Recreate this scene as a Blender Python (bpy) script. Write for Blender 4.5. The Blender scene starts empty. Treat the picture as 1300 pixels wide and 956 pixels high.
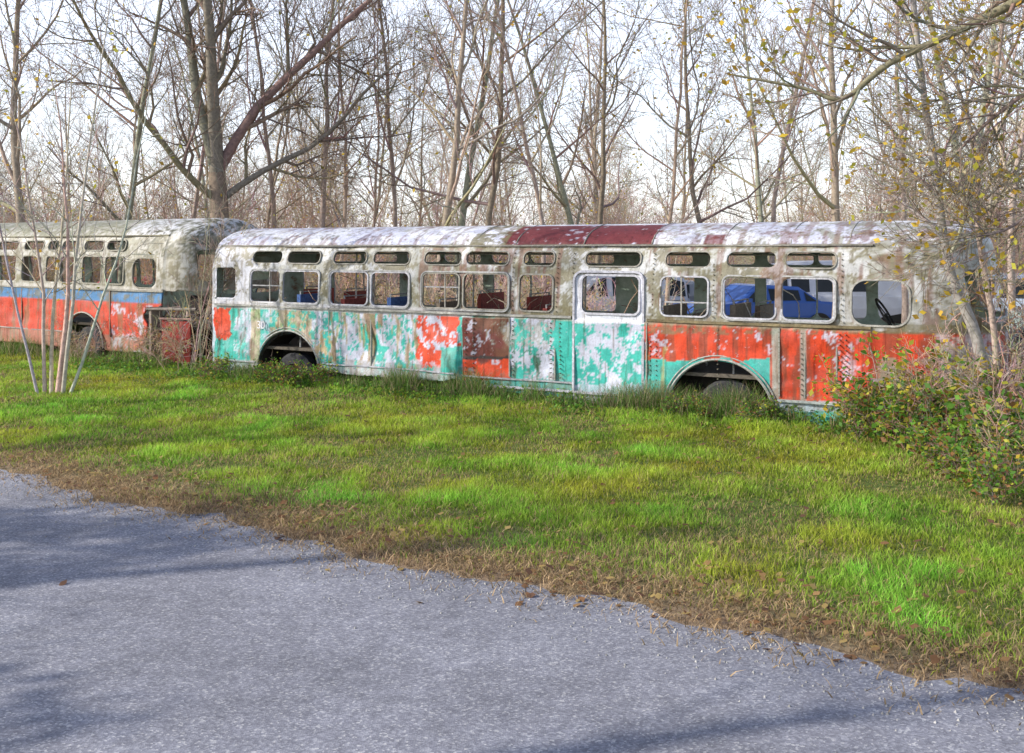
import bpy, math, random
import numpy as np
from mathutils import Vector, Matrix
random.seed(7); rng=np.random.default_rng(7)
F=1264.0; CH=2.4; HV=315.0
SUN_AZ=math.radians(-103); SUN_EL=math.radians(31)
scene=bpy.context.scene
col=scene.collection
# ------------------------------------------------------------ noise
def _h(ix,iy,seed):
    n=(ix.astype(np.int64)*374761393+iy.astype(np.int64)*668265263+seed*974634777)&0x7fffffff
    n=((n^(n>>13))*1274126177)&0x7fffffff
    n=n^(n>>16)
    return (n&0xffff)/65535.0
def vnoise(x,y,seed=0):
    x=np.asarray(x,float);y=np.asarray(y,float)
    ix=np.floor(x);iy=np.floor(y);fx=x-ix;fy=y-iy
    fx=fx*fx*(3-2*fx);fy=fy*fy*(3-2*fy)
    a=_h(ix,iy,seed);b=_h(ix+1,iy,seed);c=_h(ix,iy+1,seed);d=_h(ix+1,iy+1,seed)
    return (a*(1-fx)+b*fx)*(1-fy)+(c*(1-fx)+d*fx)*fy
def fbm(x,y,seed=0,oct=4,gain=.55):
    s=0;a=1;t=0
    for i in range(oct):
        s=s+a*vnoise(np.asarray(x)*2**i+i*17.3,np.asarray(y)*2**i+i*9.1,seed+i);t+=a;a*=gain
    return np.clip((s/t-.5)*(1.7 if gain<.6 else 2.1)+.5,0,1)
def sstep(a,b,x):
    t=np.clip((x-a)/(b-a),0,1);return t*t*(3-2*t)
# ------------------------------------------------------------ materials
def nt(name):
    m=bpy.data.materials.new(name);m.use_nodes=True
    n=m.node_tree.nodes;l=m.node_tree.links
    return m,n,l,n['Principled BSDF'],n['Material Output']
def mixrgb(n,l,typ,fac,a,b):
    x=n.new('ShaderNodeMix');x.data_type='RGBA';x.blend_type=typ
    for i,v in ((0,fac),(6,a),(7,b)):
        if hasattr(v,'is_linked'): l.new(v,x.inputs[i])
        elif i==0: x.inputs[0].default_value=v
        else: x.inputs[i].default_value=(*v,1)
    return x.outputs[2]
def noise(n,l,scale,detail=4,rough=.6,vec=None,stretch=None):
    t=n.new('ShaderNodeTexNoise');t.inputs['Scale'].default_value=scale;t.inputs['Detail'].default_value=detail;t.inputs['Roughness'].default_value=rough
    tc=n.new('ShaderNodeTexCoord')
    if stretch:
        mp=n.new('ShaderNodeMapping');mp.inputs['Scale'].default_value=stretch
        l.new(tc.outputs['Object'],mp.inputs['Vector']);l.new(mp.outputs[0],t.inputs['Vector'])
    else: l.new(tc.outputs['Object'],t.inputs['Vector'])
    return t.outputs['Fac']
def ramp(n,l,fac,stops):
    r=n.new('ShaderNodeValToRGB');e=r.color_ramp.elements
    while len(e)<len(stops): e.new(.5)
    for i,(p,c) in enumerate(stops):
        e[i].position=p;e[i].color=(*c,1) if len(c)==3 else c
    l.new(fac,r.inputs[0]);return r.outputs[0]
G=lambda v:(v,v,v)
def bump(n,l,b,h,strength,dist=.01):
    x=n.new('ShaderNodeBump');x.inputs['Strength'].default_value=strength;x.inputs['Distance'].default_value=dist
    l.new(h,x.inputs['Height']);l.new(x.outputs[0],b.inputs['Normal'])
def vc(n): 
    a=n.new('ShaderNodeVertexColor');a.layer_name='Col';return a.outputs['Color']
def mat_bus():
    m,n,l,b,o=nt('weathered_bus_paint')
    c=vc(n)
    fl=noise(n,l,16,10,.75)
    c=mixrgb(n,l,'MULTIPLY',1.0,c,ramp(n,l,noise(n,l,34,6,.7),[(.3,G(.76)),(.6,G(1.08))]))
    c=mixrgb(n,l,'MULTIPLY',1.0,c,ramp(n,l,noise(n,l,2.2,6,.7),[(.35,G(.80)),(.6,G(1.08))]))
    st=noise(n,l,1,6,.65,stretch=(16,16,1.0))
    c=mixrgb(n,l,'MULTIPLY',1.0,c,ramp(n,l,st,[(.34,(.52,.47,.4)),(.48,G(1.0))]))
    c=mixrgb(n,l,'MIX',ramp(n,l,fl,[(.62,G(0)),(.66,G(.6))]),c,(.56,.56,.64))
    c=mixrgb(n,l,'MIX',ramp(n,l,noise(n,l,24,10,.8),[(.60,G(0)),(.65,G(.75))]),c,(.11,.07,.045))
    l.new(c,b.inputs['Base Color']);b.inputs['Roughness'].default_value=.5
    b.inputs['Specular IOR Level'].default_value=.4
    bump(n,l,b,fl,.35,.006)
    return m
def mat_vc(name,rough=.8,ns=8,lo=.6,hi=1.15,bs=.3,trans=0):
    m,n,l,b,o=nt(name)
    c=vc(n);nz=noise(n,l,ns,6,.65)
    c=mixrgb(n,l,'MULTIPLY',1.0,c,ramp(n,l,nz,[(.3,G(lo)),(.7,G(hi))]))
    l.new(c,b.inputs['Base Color']);b.inputs['Roughness'].default_value=rough
    b.inputs['Specular IOR Level'].default_value=.25
    if bs: bump(n,l,b,nz,bs,.01)
    if trans:
        t=n.new('ShaderNodeBsdfTranslucent');l.new(c,t.inputs[0])
        mx=n.new('ShaderNodeMixShader');mx.inputs[0].default_value=trans
        l.new(b.outputs[0],mx.inputs[1]);l.new(t.outputs[0],mx.inputs[2]);l.new(mx.outputs[0],o.inputs[0])
    return m
M_BUS=mat_bus()
M_BARK=mat_vc('bark',.9,14,.6,1.25,.5)
M_LEAF=mat_vc('leaf',.6,5,.75,1.15,0,.45)
M_GRASS=mat_vc('grass_blade',.55,2,.8,1.1,0,.45)
M_CAR=mat_vc('car_paint',.3,3,.9,1.05,0)
M_METAL=mat_vc('dirty_metal',.65,20,.5,1.15,.3)
def mat_in():
    m,n,l,b,o=nt('bus_interior_paint')
    c=ramp(n,l,noise(n,l,3,8,.7),[(.35,(.2,.11,.06)),(.46,(.34,.45,.37)),(.65,(.55,.65,.58))])
    l.new(c,b.inputs['Base Color']);b.inputs['Roughness'].default_value=.7;return m
M_IN=mat_in()
# ------------------------------------------------------------ mesh builder
class MB:
    def __init__(s): s.v=[];s.f=[];s.c=[];s.m=[]
    def add(s,vs,fs,c,mi=0):
        o=len(s.v);s.v.extend(vs)
        if isinstance(c,list): s.c.extend(c)
        else: s.c.extend([c]*len(vs))
        s.f.extend([tuple(i+o for i in f) for f in fs]);s.m.extend([mi]*len(fs))
    def tube(s,pts,rad,n,c,mi=0,closed=False):
        m=len(pts);vs=[];up=Vector((.13,.31,.94)).normalized()
        for i in range(m):
            if closed: t=pts[(i+1)%m]-pts[i-1]
            else: t=pts[min(i+1,m-1)]-pts[max(i-1,0)]
            a=t.cross(up)
            if a.length<1e-6: a=t.cross(Vector((1,0,0)))
            a.normalize();b=t.cross(a).normalized();r=rad[i] if not isinstance(rad,float) else rad
            for k in range(n):
                an=2*math.pi*k/n
                vs.append(tuple(pts[i]+a*(math.cos(an)*r)+b*(math.sin(an)*r)))
        fs=[]
        for i in range(m if closed else m-1):
            j=(i+1)%m
            for k in range(n):
                k2=(k+1)%n
                fs.append((i*n+k,i*n+k2,j*n+k2,j*n+k))
        s.add(vs,fs,c,mi)
    def box(s,x0,x1,y0,y1,z0,z1,c,mi=0):
        vs=[(x,y,z) for x in(x0,x1) for y in(y0,y1) for z in(z0,z1)]
        s.add(vs,[(0,1,3,2),(4,6,7,5),(0,4,5,1),(2,3,7,6),(0,2,6,4),(1,5,7,3)],c,mi)
    def leaf(s,p,size,c,mi=1):
        a=Vector((random.gauss(0,1),random.gauss(0,1),random.gauss(0,.6))).normalized()
        b=a.cross(Vector((random.gauss(0,1),random.gauss(0,1),random.gauss(0,1)))).normalized()
        k=random.uniform(.7,1.2);c=tuple(x*k for x in c);h=size*.5
        s.add([tuple(p-a*h),tuple(p+b*h*.6),tuple(p+a*h),tuple(p-b*h*.6)],[(0,1,2,3)],c,mi)
    def obj(s,name,mats,smooth=True,parent=None,link=True):
        me=bpy.data.meshes.new(name);me.from_pydata([tuple(v) for v in s.v],[],s.f)
        at=me.color_attributes.new('Col','FLOAT_COLOR','POINT')
        arr=np.ones((len(s.v),4),np.float32);arr[:,:3]=np.array(s.c,np.float32).reshape(-1,3);at.data.foreach_set('color',arr.ravel())
        for m in mats: me.materials.append(m)
        me.polygons.foreach_set('material_index',s.m)
        me.polygons.foreach_set('use_smooth',[smooth]*len(s.f))
        if not link: return me
        o=bpy.data.objects.new(name,me);col.objects.link(o)
        if parent: o.parent=parent
        return o
def empty(name,loc=(0,0,0),rz=0):
    e=bpy.data.objects.new(name,None);e.location=loc;e.rotation_euler=(0,0,rz);e.empty_display_size=.2;col.objects.link(e);return e
# ------------------------------------------------------------ bus
PROF=[(0,1.25),(.6,1.25),(1.4,1.25),(1.75,1.238),(2.0,1.215),(2.2,1.18),(2.35,1.13),(2.47,1.06),(2.57,.95),(2.65,.80),(2.71,.62),(2.76,.40),(2.785,.2),(2.79,.002)]
def prof_sample(step):
    P=[Vector((h,z)) for z,h in PROF];out=[]
    pts=[]
    for i in range(len(P)-1):
        p0=P[max(i-1,0)];p1=P[i];p2=P[i+1];p3=P[min(i+2,len(P)-1)]
        for k in range(12):
            t=k/12
            pts.append(.5*((2*p1)+(p2-p0)*t+(2*p0-5*p1+4*p2-p3)*t*t+(3*p1-p0-3*p2+p3)*t**3) if i>1 else p1.lerp(p2,t))
    pts.append(P[-1])
    A=np.array([[p.x,p.y] for p in pts]);d=np.r_[0,np.cumsum(np.hypot(*np.diff(A,axis=0).T))]
    n=int(d[-1]/step);q=np.linspace(0,d[-1],n)
    return np.interp(q,d,A[:,0]),np.interp(q,d,A[:,1])
def hwz(z): return np.interp(z,[p[0] for p in PROF],[p[1] for p in PROF])
def rbox(x,y,x0,x1,y0,y1,r):
    cx=(x0+x1)/2;cy=(y0+y1)/2;qx=np.abs(x-cx)-(x1-x0)/2+r;qy=np.abs(y-cy)-(y1-y0)/2+r
    return np.hypot(np.maximum(qx,0),np.maximum(qy,0))+np.minimum(np.maximum(qx,qy),0)-r
NOSEP=2.7
def bus_shell(name,parent,s0,L,rear,step,holes,fholes,arches,skirt,extra,colorfn,dz=0,seed=0,dent=.012,disp=None):
    hw,z=prof_sample(step)
    nf=int(1.3/step)
    ring=[('n',s) for s in np.arange(rear,s0,step)]
    ring+=[('f',th) for th in np.linspace(0,math.pi,2*nf)]
    ring+=[('b',s) for s in np.arange(s0,rear,-step*1.6)]
    ring+=[('r',th) for th in np.linspace(0,math.pi,int(nf*1.5))]
    nc=len(ring);nr=len(z)
    X=np.zeros((nc,nr));Y=np.zeros((nc,nr));Fs=np.full((nc,nr),9.0)
    ks=(hw/1.25)
    for i,(k,a) in enumerate(ring):
        if k=='n': X[i]=a;Y[i]=1.25-hw
        elif k=='b': X[i]=a;Y[i]=1.25+hw
        else:
            p=2/NOSEP
            c=math.cos(a);sgn=1 if c>=0 else -1
            cc=sgn*abs(c)**p;ss=abs(math.sin(a))**p
            if k=='f':
                rk=np.interp(z,[0,1.4,1.5,2.3,2.8],[0,0,0,-.12,-.12])
                Ln=(L-s0+rk)*np.maximum(ks,1e-4)**.32
                X[i]=s0+Ln*ss;Y[i]=1.25-hw*cc
            else:
                Ln=rear*np.maximum(ks,1e-4)**.5
                X[i]=rear-Ln*ss;Y[i]=1.25+hw*cc
    Z=np.tile(z,(nc,1))
    kind=np.array([{'n':0,'f':1,'b':2,'r':3}[k] for k,_ in ring])[:,None]*np.ones((1,nr))
    for (a,b,c,d,r) in holes:
        sd=rbox(X,Z,a,b,c,d,r)
        Fs=np.minimum(Fs,np.where((kind==0)|((kind==1)&(Y<.65)),sd,9))
        # far side: openings made a little bigger so the windows look less dark
        sd=rbox(X,Z,a-.03,b+.03,c-.14 if c<2 else c,d+.04 if c<2 else d,r)
        Fs=np.minimum(Fs,np.where((kind==2)|((kind==1)&(Y>1.85)),sd,9))
    for (a,b,c,d,r) in fholes:
        sd=rbox(Y,Z,a,b,c,d,r);Fs=np.minimum(Fs,np.where((kind==1)&(X>s0+.45),sd,9))
    for (a,b,c,d,r) in [( .45,1.2,1.5,2.1,.1),(1.3,2.05,1.5,2.1,.1)]:
        sd=rbox(Y,Z,a,b,c,d,r);Fs=np.minimum(Fs,np.where((kind==3)&(X<rear*.5),sd,9))
    for (cx,cz,r,zf) in arches:
        sd=np.hypot(X-cx,(Z-cz)*zf)-r;Fs=np.minimum(Fs,np.where(kind!=3,sd,9))
    if extra is not None: Fs=np.minimum(Fs,extra(X,Y,Z,kind))
    Fs=np.minimum(Fs,Z-skirt(X)-.03*(fbm(X*3,Y*3,seed+5)-.5))
    Fs=np.where(np.abs(Fs)<1e-4,1e-4,Fs)
    D=(fbm(X*1.3+Y,Z*1.3,seed+9,3)-.5)*2*dent+(fbm(X*5+Y*3,Z*5,seed+19,2)-.5)*dent*.5
    Yd=Y+np.where(Y<1.25,D,-D)*np.where(kind==1,.5,1)
    if disp is not None: Yd=Yd-np.where(kind==0,disp(X,Z),0)
    ver=np.stack([X,Yd,Z+dz],-1).reshape(-1,3)
    colr=colorfn(X,Y,Z,kind).reshape(-1,3)
    verts=[tuple(v) for v in ver];cols=[tuple(c) for c in colr];faces=[];cache={}
    fl=Fs.reshape(-1)
    def cut(i,j):
        k=(i,j) if i<j else (j,i)
        if k in cache: return cache[k]
        a,b=k;t=fl[a]/(fl[a]-fl[b])
        verts.append(tuple(ver[a]*(1-t)+ver[b]*t));cols.append(tuple(colr[a]*(1-t)+colr[b]*t));cache[k]=len(verts)-1
        return cache[k]
    for i in range(nc):
        i2=(i+1)%nc
        f0=Fs[i];f1=Fs[i2]
        for j in range(nr-1):
            q=(i*nr+j,i2*nr+j,i2*nr+j+1,i*nr+j+1)
            s=(f0[j]>0,f1[j]>0,f1[j+1]>0,f0[j+1]>0)
            if all(s): faces.append(q);continue
            if not any(s): continue
            out=[]
            for k in range(4):
                k2=(k+1)%4
                if s[k]: out.append(q[k])
                if s[k]!=s[k2]: out.append(cut(q[k],q[k2]))
            if len(out)>=3: faces.append(tuple(out))
    b=MB();b.v=verts;b.c=cols;b.f=faces;b.m=[0]*len(faces)
    o=b.obj(name,[M_BUS,M_IN],True,parent)
    so=o.modifiers.new('thick','SOLIDIFY');so.thickness=.035;so.offset=-1;so.material_offset=1;so.material_offset_rim=0
    return o
def rrect(x0,x1,z0,z1,r,off=0,n=6):
    pts=[];x0-=off;x1+=off;z0-=off;z1+=off;r=max(r+off,.005)
    for cx,cz,a0 in((x1-r,z0+r,-90),(x1-r,z1-r,0),(x0+r,z1-r,90),(x0+r,z0+r,180)):
        for k in range(n+1):
            a=math.radians(a0+90*k/n);pts.append((cx+r*math.cos(a),cz+r*math.sin(a)))
    return pts
def frame(b,rect,w,h,c,sy=1,yfun=None):
    x0,x1,z0,z1,r=rect
    A=rrect(x0,x1,z0,z1,r,-.004);B=rrect(x0,x1,z0,z1,r,w);n=len(A)
    yf=yfun or (lambda s,z:1.25-float(hwz(z)))
    vs=[];cs=[]
    for ring,o in((A,-.02),(A,h),(B,h),(B,-.015)):
        for (s,z) in ring:
            vs.append((s,yf(s,z)-o-.004,z));k=random.uniform(.75,1.1);cs.append(tuple(x*k for x in c))
    fs=[]
    for q in range(3):
        for i in range(n):
            j=(i+1)%n;fs.append((q*n+i,q*n+j,(q+1)*n+j,(q+1)*n+i))
    b.add(vs,fs,cs)
def nosey(s0,L): 
    return lambda s,z:1.25-float(hwz(z))*(1 if s<s0 else (1-min(.98,(s-s0)/(L-s0))**NOSEP)**(1/NOSEP))
# geometry of bus 1
P0=Vector((-5.907,19,0));D1=Vector((.8774,-.4794,0)).normalized()
def mkS(P,D):
    def S(u):
        t=(u-650)/F;return (P.y*t-P.x)/(D.x-D.y*t)
    def Zf(u,v):
        return CH-(v-HV)*(P.y+D.y*S(u))/F
    return S,Zf
S1,Z1=mkS(P0,D1)
bus1=empty('abandoned_bus',P0,math.atan2(D1.y,D1.x))
smalls=[(318,355),(362,403),(420,462),(471,517),(536,583),(590,643),(662,701),(741,811),(843,900),(922,984),(996,1060)]
mains=[(318,355),(359,404),(419,466),(471,518),(536,582),(588,644),(659,701),(739,811),(839,898),(919,984),(993,1058)]
H1=[];
for a,b in smalls: H1.append((S1(a),S1(b),2.13,2.345,.09))
for a,b in mains: H1.append((S1(a),S1(b),1.42,1.98,.09))
H1.append((.08,S1(298),1.47,2.03,.08))
drv=(S1(1081),S1(1154),1.38,1.97,.18);H1.append(drv)
FH1=[(.28,1.2,1.5,2.12,.12),(1.3,2.22,1.5,2.12,.12)]
ra=(S1(366),.18,(S1(405)-S1(328))/2,1.0);fa=(S1(914),-.02,(S1(984)-S1(848))/2,.95)
sk_s=[S1(x) for x in(250,320,405,530,570,584,586,825,1000,1160,1215)];sk_z=[.1,.07,.22,.19,.24,.3,.15,.05,-.03,.0,.1]
def ext1(X,Y,Z,kind):
    s=.62+.14*fbm(X*4,Z*4+Y*3,44)
    a=S1(1125)+.1*fbm(Z*5,Y*2,45)
    return -np.minimum(X-a,s-Z)
def disp1(X,Z):
    a=sstep(S1(530),S1(570),X)*(X<S1(585))*sstep(1.25,.5,Z)*.10
    bq=np.exp(-((X-S1(300))/.5)**2)*sstep(1.2,.3,Z)*.06
    c=(X>S1(586))*.028*(Z<1.3)
    d=-np.exp(-((X-S1(690))/.5)**2-((Z-.5)/.3)**2)*.07-np.exp(-((X-S1(470))/.4)**2-((Z-.7)/.3)**2)*.08-np.exp(-((X-S1(1050))/.3)**2-((Z-.8)/.3)**2)*.06
    return a+bq+c+d
L1=13.72
WHITE=np.array((.62,.64,.70));LILAC=np.array((.54,.56,.69));TEAL=np.array((.045,.44,.38));ORANGE=np.array((.64,.06,.018))
RUST=np.array((.16,.06,.035));REDB=np.array((.14,.018,.02));MOSS=np.array((.17,.15,.08));MOSSG=np.array((.27,.27,.21));YEL=np.array((.48,.34,.09));BLUE=np.array((.08,.22,.45))
def col1(X,Y,Z,kind):
    sx=P0.x+D1.x*X;sy=P0.y+D1.y*X
    u=650+F*sx/sy;v=HV+F*(CH-Z)/sy
    C=np.ones(X.shape+(3,))*WHITE
    n1=fbm(X*2.2,Z*2.2+Y*2,1,6);n2=fbm(X*5,Z*5+Y*5,2,6);n3=fbm(X*18,Z*18+Y*15,3,4);n4=fbm(X*12,Z*1.5+Y,4,4)
    n6=fbm(X*6,Z*5+Y*8,8,7,.78);n7=fbm(X*3,Z*3+Y*3,14,6,.7)
    def P(mask,c,a=1.0):
        m=(np.clip(mask.astype(float),0,1)*a)[...,None];nonlocal C;C=C*(1-m)+np.array(c)*m
    def R(u0,u1,v0,v1,j=6):
        uu=u+(n2-.5)*j*2;vv=v+(n3-.5)*j;return (uu>u0)&(uu<u1)&(vv>v0)&(vv<v1)
    fine=n6*.8+n1*.2
    lower=Z<1.30
    P((Z>=2.4),LILAC);P(Z>2.4,(.68,.70,.78),sstep(.4,.55,n1))
    band=(Z<2.42)&(Z>1.3)
    P(band,(.50,.51,.53));P(band,MOSSG,sstep(.42,.6,n2)*.6)
    P(band&(u<330),LILAC,.5)
    bm=np.interp(u,[300,520,560,720,740,820,840,910,1060,1085,1200],[.35,.4,.85,.8,.25,.35,.75,.75,.6,.5,.35])
    P(band,MOSS,sstep(.64-bm*.35,.74-bm*.3,n6)*.85)
    P(band&(np.abs(u-620)<90),RUST,sstep(.46,.6,n4)*.7)
    P(band&(u>820),RUST,sstep(.58,.68,n4)*.6)
    P(lower,TEAL)
    P(lower,(.05,.31,.28),sstep(.5,.75,n1)*.5)
    P(lower&(u<600),LILAC,sstep(.57,.61,fine)*.95)
    P(lower&R(405,530,395,480,10),LILAC,sstep(.46,.50,fine)*.95)
    P(R(262,300,388,470,4),TEAL,.85);P(R(272,294,390,430),ORANGE);P(R(252,272,388,470,3),LILAC,.8)
    P(R(303,350,395,470),LILAC,.55*sstep(.35,.45,fine));P(lower&(np.abs(u-325)<6),YEL,.6);P(lower&(np.abs(u-370)<26)&(v<438),YEL,sstep(.4,.5,n6)*.6)
    P(R(405,425,420,470,8),YEL,sstep(.4,.5,n6)*.75)
    P(lower&(u>420)&(u<585),YEL,sstep(.6,.66,n4)*.6)
    P(lower,RUST,sstep(.70,.76,n4)*.55)
    P(R(532,582,400,466,5),ORANGE);P(R(534,580,400,462,5),LILAC,sstep(.60,.65,fine));P(R(562,584,440,480,4),TEAL,.9)
    P(R(300,560,458,500,5),LILAC,.55*sstep(.4,.5,fine))
    P((u<585)&(Z<.34),(.46,.48,.5),.7)
    mid=(u>588)&(u<648)&(v>403)&(v<482);P(mid,RUST);P(mid,REDB,sstep(.4,.6,n1)*.7);P(mid&(v>455),ORANGE,sstep(.3,.4,n2)*.95);P(mid,LILAC,sstep(.68,.72,fine)*.8);P(mid&(v<456)&(v>452),(.04,.03,.03))
    P(lower&(u>648)&(u<705),LILAC,sstep(.43,.47,fine));P(R(625,705,410,440,12),MOSSG,.6*sstep(.4,.5,n6));P(R(700,727,392,412),MOSS,.7)
    P(lower&(u>705)&(u<730),TEAL)
    P(lower&(u>586)&(u<730)&(v>482),(.07,.36,.34));
    door=(u>727)&(u<819)&(Z<1.99)&(Z>.05);P(door,(.66,.68,.78));P(door&(v>411),TEAL);P(door&(v>411),LILAC,sstep(.49,.53,fine));P(door&(v>488),LILAC,.6)
    rt=lower&(u>819);P(rt,TEAL);P(rt,(.1,.34,.33),sstep(.5,.6,n2)*.5)
    og=rt&((v+(n2-.5)*10<456)|(u>978))&(v+(n3-.5)*6<np.interp(u,[819,978,1100],[456,507,514]))
    P(og,ORANGE);P(og,(.42,.05,.025),sstep(.42,.6,n1)*.6);P(og,RUST,sstep(.55,.64,n4)*.6)
    P(og,LILAC,sstep(.73,.77,fine)*.8);P(og&(v<424),MOSS,sstep(.4,.6,n3)*.7)
    P(og&(np.abs(u-1020)<3),(.4,.42,.38),.7);P(og&(np.abs(u-985)<5),(.34,.38,.34),.75);P(R(1068,1090,430,512,6),LILAC,.35*(n6>.65))
    P(rt&(u>820)&(u<850)&(v>440),YEL,sstep(.5,.6,n4)*.6)
    P(rt&(v>np.interp(u,[980,1100],[512,516]))&(u>978),TEAL,.7);P(rt&(u>978)&(v>510)&(v<522),LILAC,.8)
    P(rt&(u>1110)&(v>455),MOSSG,sstep(.45,.6,n6)*.8);P(rt&(u>1185),WHITE,sstep(.35,.5,n2)*.8)
    P((Z>1.27)&(Z<1.40)&~door,MOSS,.65*sstep(.25,.5,n3+.25*(u>700)));P((Z>1.27)&(Z<1.40)&(u<600),(.64,.64,.70),.6)
    P((Z<.45)&~door,(.18,.15,.1),.5*sstep(.4,.6,n6))
    roof=Z>2.40
    mo=np.interp(u,[250,330,600,640,820,830,1040,1080,1200],[.42,.25,.28,.15,.15,.35,.42,.54,.58])
    P(roof,MOSSG,sstep(1-mo,1.08-mo,n6)*.8)
    P(roof&((u<640)|(u>822)),RUST,sstep(.62,.72,n4)*.5)
    P(roof&((u<600)|(u>830)),RUST,sstep(.74,.78,n7)*.6)
    P(roof&(u>632+16*(n2-.5))&(u<822+10*(n6-.5))&(Z<2.765)&(Z>2.45),REDB,sstep(.08,.14,n6)*.98)
    P(roof&(u>700)&(u<735)&(Z<2.7),LILAC,sstep(.66,.72,n6)*.7)
    P(roof&(u>590)&(u<636),MOSS,sstep(.35,.45,n6)*.85);P(roof&(np.abs(u-900)<12)&(Z<2.6),REDB,.8)
    P((Z>2.40)&(Z<2.46),MOSS,.7*sstep(.35,.5,n3+.1))
    return np.clip(C,.01,.9)
bus_shell('body_shell',bus1,12.15,L1,.35,.026,H1,FH1,[ra,fa],lambda X:np.interp(X,sk_s,sk_z),ext1,col1,seed=1,dent=.03,disp=disp1)
b=MB();LT=(.56,.56,.62);MG=(.36,.34,.3)
for (a,c) in smalls: frame(b,(S1(a),S1(c),2.13,2.345,.09),.016,.008,MG)
for (a,c) in mains: frame(b,(S1(a),S1(c),1.42,1.98,.09),.02,.012,LT if not 530<a<700 else MG)
for (a,c) in [(318,404),(419,518),(536,644),(919,1058)]: frame(b,(S1(a)-.02,S1(c)+.02,1.395,2.005,.1),.018,.02,(.46,.46,.46))
frame(b,(S1(730),S1(816),.1,2.03,.12),.03,.045,(.56,.56,.64));frame(b,(S1(739),S1(811),1.42,1.98,.09),.028,.022,(.6,.6,.68))
frame(b,drv,.02,.012,(.46,.45,.42),yfun=nosey(12.15,L1))
b.obj('window_frames',[M_METAL],False,bus1)
b=MB()
def rail(x0,x1,z,h,pr,c,dsp=None):
    n=max(2,int((x1-x0)/.2));vs=[];fs=[];cs=[]
    for i in range(n+1):
        s=x0+(x1-x0)*i/n;w=.012*math.sin(s*1.7)*.3
        y=1.25-float(hwz(z))-(float(dsp(np.array(s),np.array(z))) if dsp else 0);k=random.uniform(.6,1.1)
        for (yy,zz) in((y+.01,z-h),(y-pr,z-h*.7),(y-pr,z+h*.7),(y+.01,z+h)): vs.append((s,yy-.016,zz+w));cs.append(tuple(q*k for q in c))
    for i in range(n):
        for k in range(3): fs.append((i*4+k,i*4+k+1,i*4+4+k+1,i*4+4+k))
    b.add(vs,fs,cs)
rail(.35,S1(726),1.335,.022,.022,(.45,.44,.41));rail(S1(822),12.15,1.335,.022,.022,(.26,.21,.12))
rail(.35,12.15,2.44,.014,.03,(.38,.36,.32))
rail(.35,S1(326),.30,.012,.012,(.55,.55,.58),disp1);rail(S1(408),S1(582),.36,.014,.014,(.5,.5,.55),disp1);rail(S1(587),S1(728),.33,.014,.014,(.48,.48,.53),disp1);rail(S1(587),S1(845),.2,.02,.02,(.52,.52,.6),disp1);rail(S1(988),S1(1090),.3,.02,.016,(.45,.5,.5),disp1)
for u in (418,470,648,705,822,990,1022,1062):
    s=S1(u);q=float(disp1(np.array(s),np.array(.8)));b.box(s-.01,s+.01,-.02-q,.012,.36,1.30,(.32,.32,.29))
for u in (596,648,735,822,915,1000,1075):
    s=S1(u);pts=[Vector((s,1.25-float(hwz(z)),z+.004)) for z in np.r_[np.linspace(2.46,2.7,8),2.74,2.77,2.79]]
    b.tube(pts,.010,4,(.36,.34,.28))
for u in list((592,602,652,700,712,826,834,912,990,1018,1066,1074)):
    s=S1(u)
    for k in range(13):
        z=.4+k*.07
        b.box(s-.007,s+.007,-.048,.0,z-.007,z+.007,(.2,.18,.14))
for u in (650,706,726,828,905,915,1068):
    s=S1(u)
    for k in range(13):
        z=1.42+k*.075;y=1.25-float(hwz(z));b.box(s-.007,s+.007,y-.018,y,z-.007,z+.007,(.2,.17,.12))
for (cx,cz,r,zf) in (ra,fa):
    for rr,yy,rad in((r+.02,-.022,.020),(r+.07,-.020,.012)):
        pts=[];
        for k in range(25):
            a=math.radians(8+164*k/24);pts.append(Vector((cx+rr*math.cos(a),yy-(.02 if cx>8 else 0),cz+rr*math.sin(a)/zf)))
        b.tube(pts,rad,5,(.38,.38,.36))
b.obj('trim_and_rivets',[M_METAL],False,bus1)
b=MB()
b.box(.4,12.3,.08,2.42,.55,.6,(.14,.12,.1))
for cx,r in((ra[0],ra[2]),(fa[0],fa[2])):
    n=14;vs=[];fs=[]
    for k in range(n+1):
        a=math.pi*k/n
        for y in(.06,.62): vs.append((cx+(r+.03)*math.cos(a),y,.1+(r+.03)*math.sin(a)))
    for k in range(n): fs.append((2*k,2*k+1,2*k+3,2*k+2))
    b.add(vs,fs,(.035,.03,.025));b.box(cx-r,cx+r,.62,.64,-.02,.58,(.03,.025,.02))
def wheel(b,cx,cy,cz,R,w,c=(.03,.03,.03),hub=(.16,.08,.05)):
    prof=[(R*.55,-w/2),(R*.9,-w/2),(R,-w*.32),(R,w*.32),(R*.9,w/2),(R*.55,w/2)];n=28;vs=[];fs=[]
    for i in range(n):
        a=2*math.pi*i/n
        for (r,y) in prof: vs.append((cx+r*math.cos(a),cy+y,cz+r*math.sin(a)))
    m=len(prof)
    for i in range(n):
        for k in range(m-1): fs.append((i*m+k,i*m+k+1,((i+1)%n)*m+k+1,((i+1)%n)*m+k))
    b.add(vs,fs,c)
    vs=[(cx,cy-w*.1,cz)];fs=[]
    for i in range(n):
        a=2*math.pi*i/n;vs.append((cx+R*.25*math.cos(a),cy-w*.15,cz+R*.25*math.sin(a)))
        vs.append((cx+R*.56*math.cos(a),cy-w*.42,cz+R*.56*math.sin(a)))
    for i in range(n):
        j=(i+1)%n;fs.append((0,1+2*i,1+2*j));fs.append((1+2*i,2+2*i,2+2*j,1+2*j))
    b.add(vs,fs,hub)
wheel(b,fa[0]+.08,.24,.06,.46,.26,c=(.045,.045,.05),hub=(.14,.08,.05));wheel(b,ra[0]+.02,.24,.06,.44,.26,c=(.045,.045,.05),hub=(.14,.08,.05))
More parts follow.
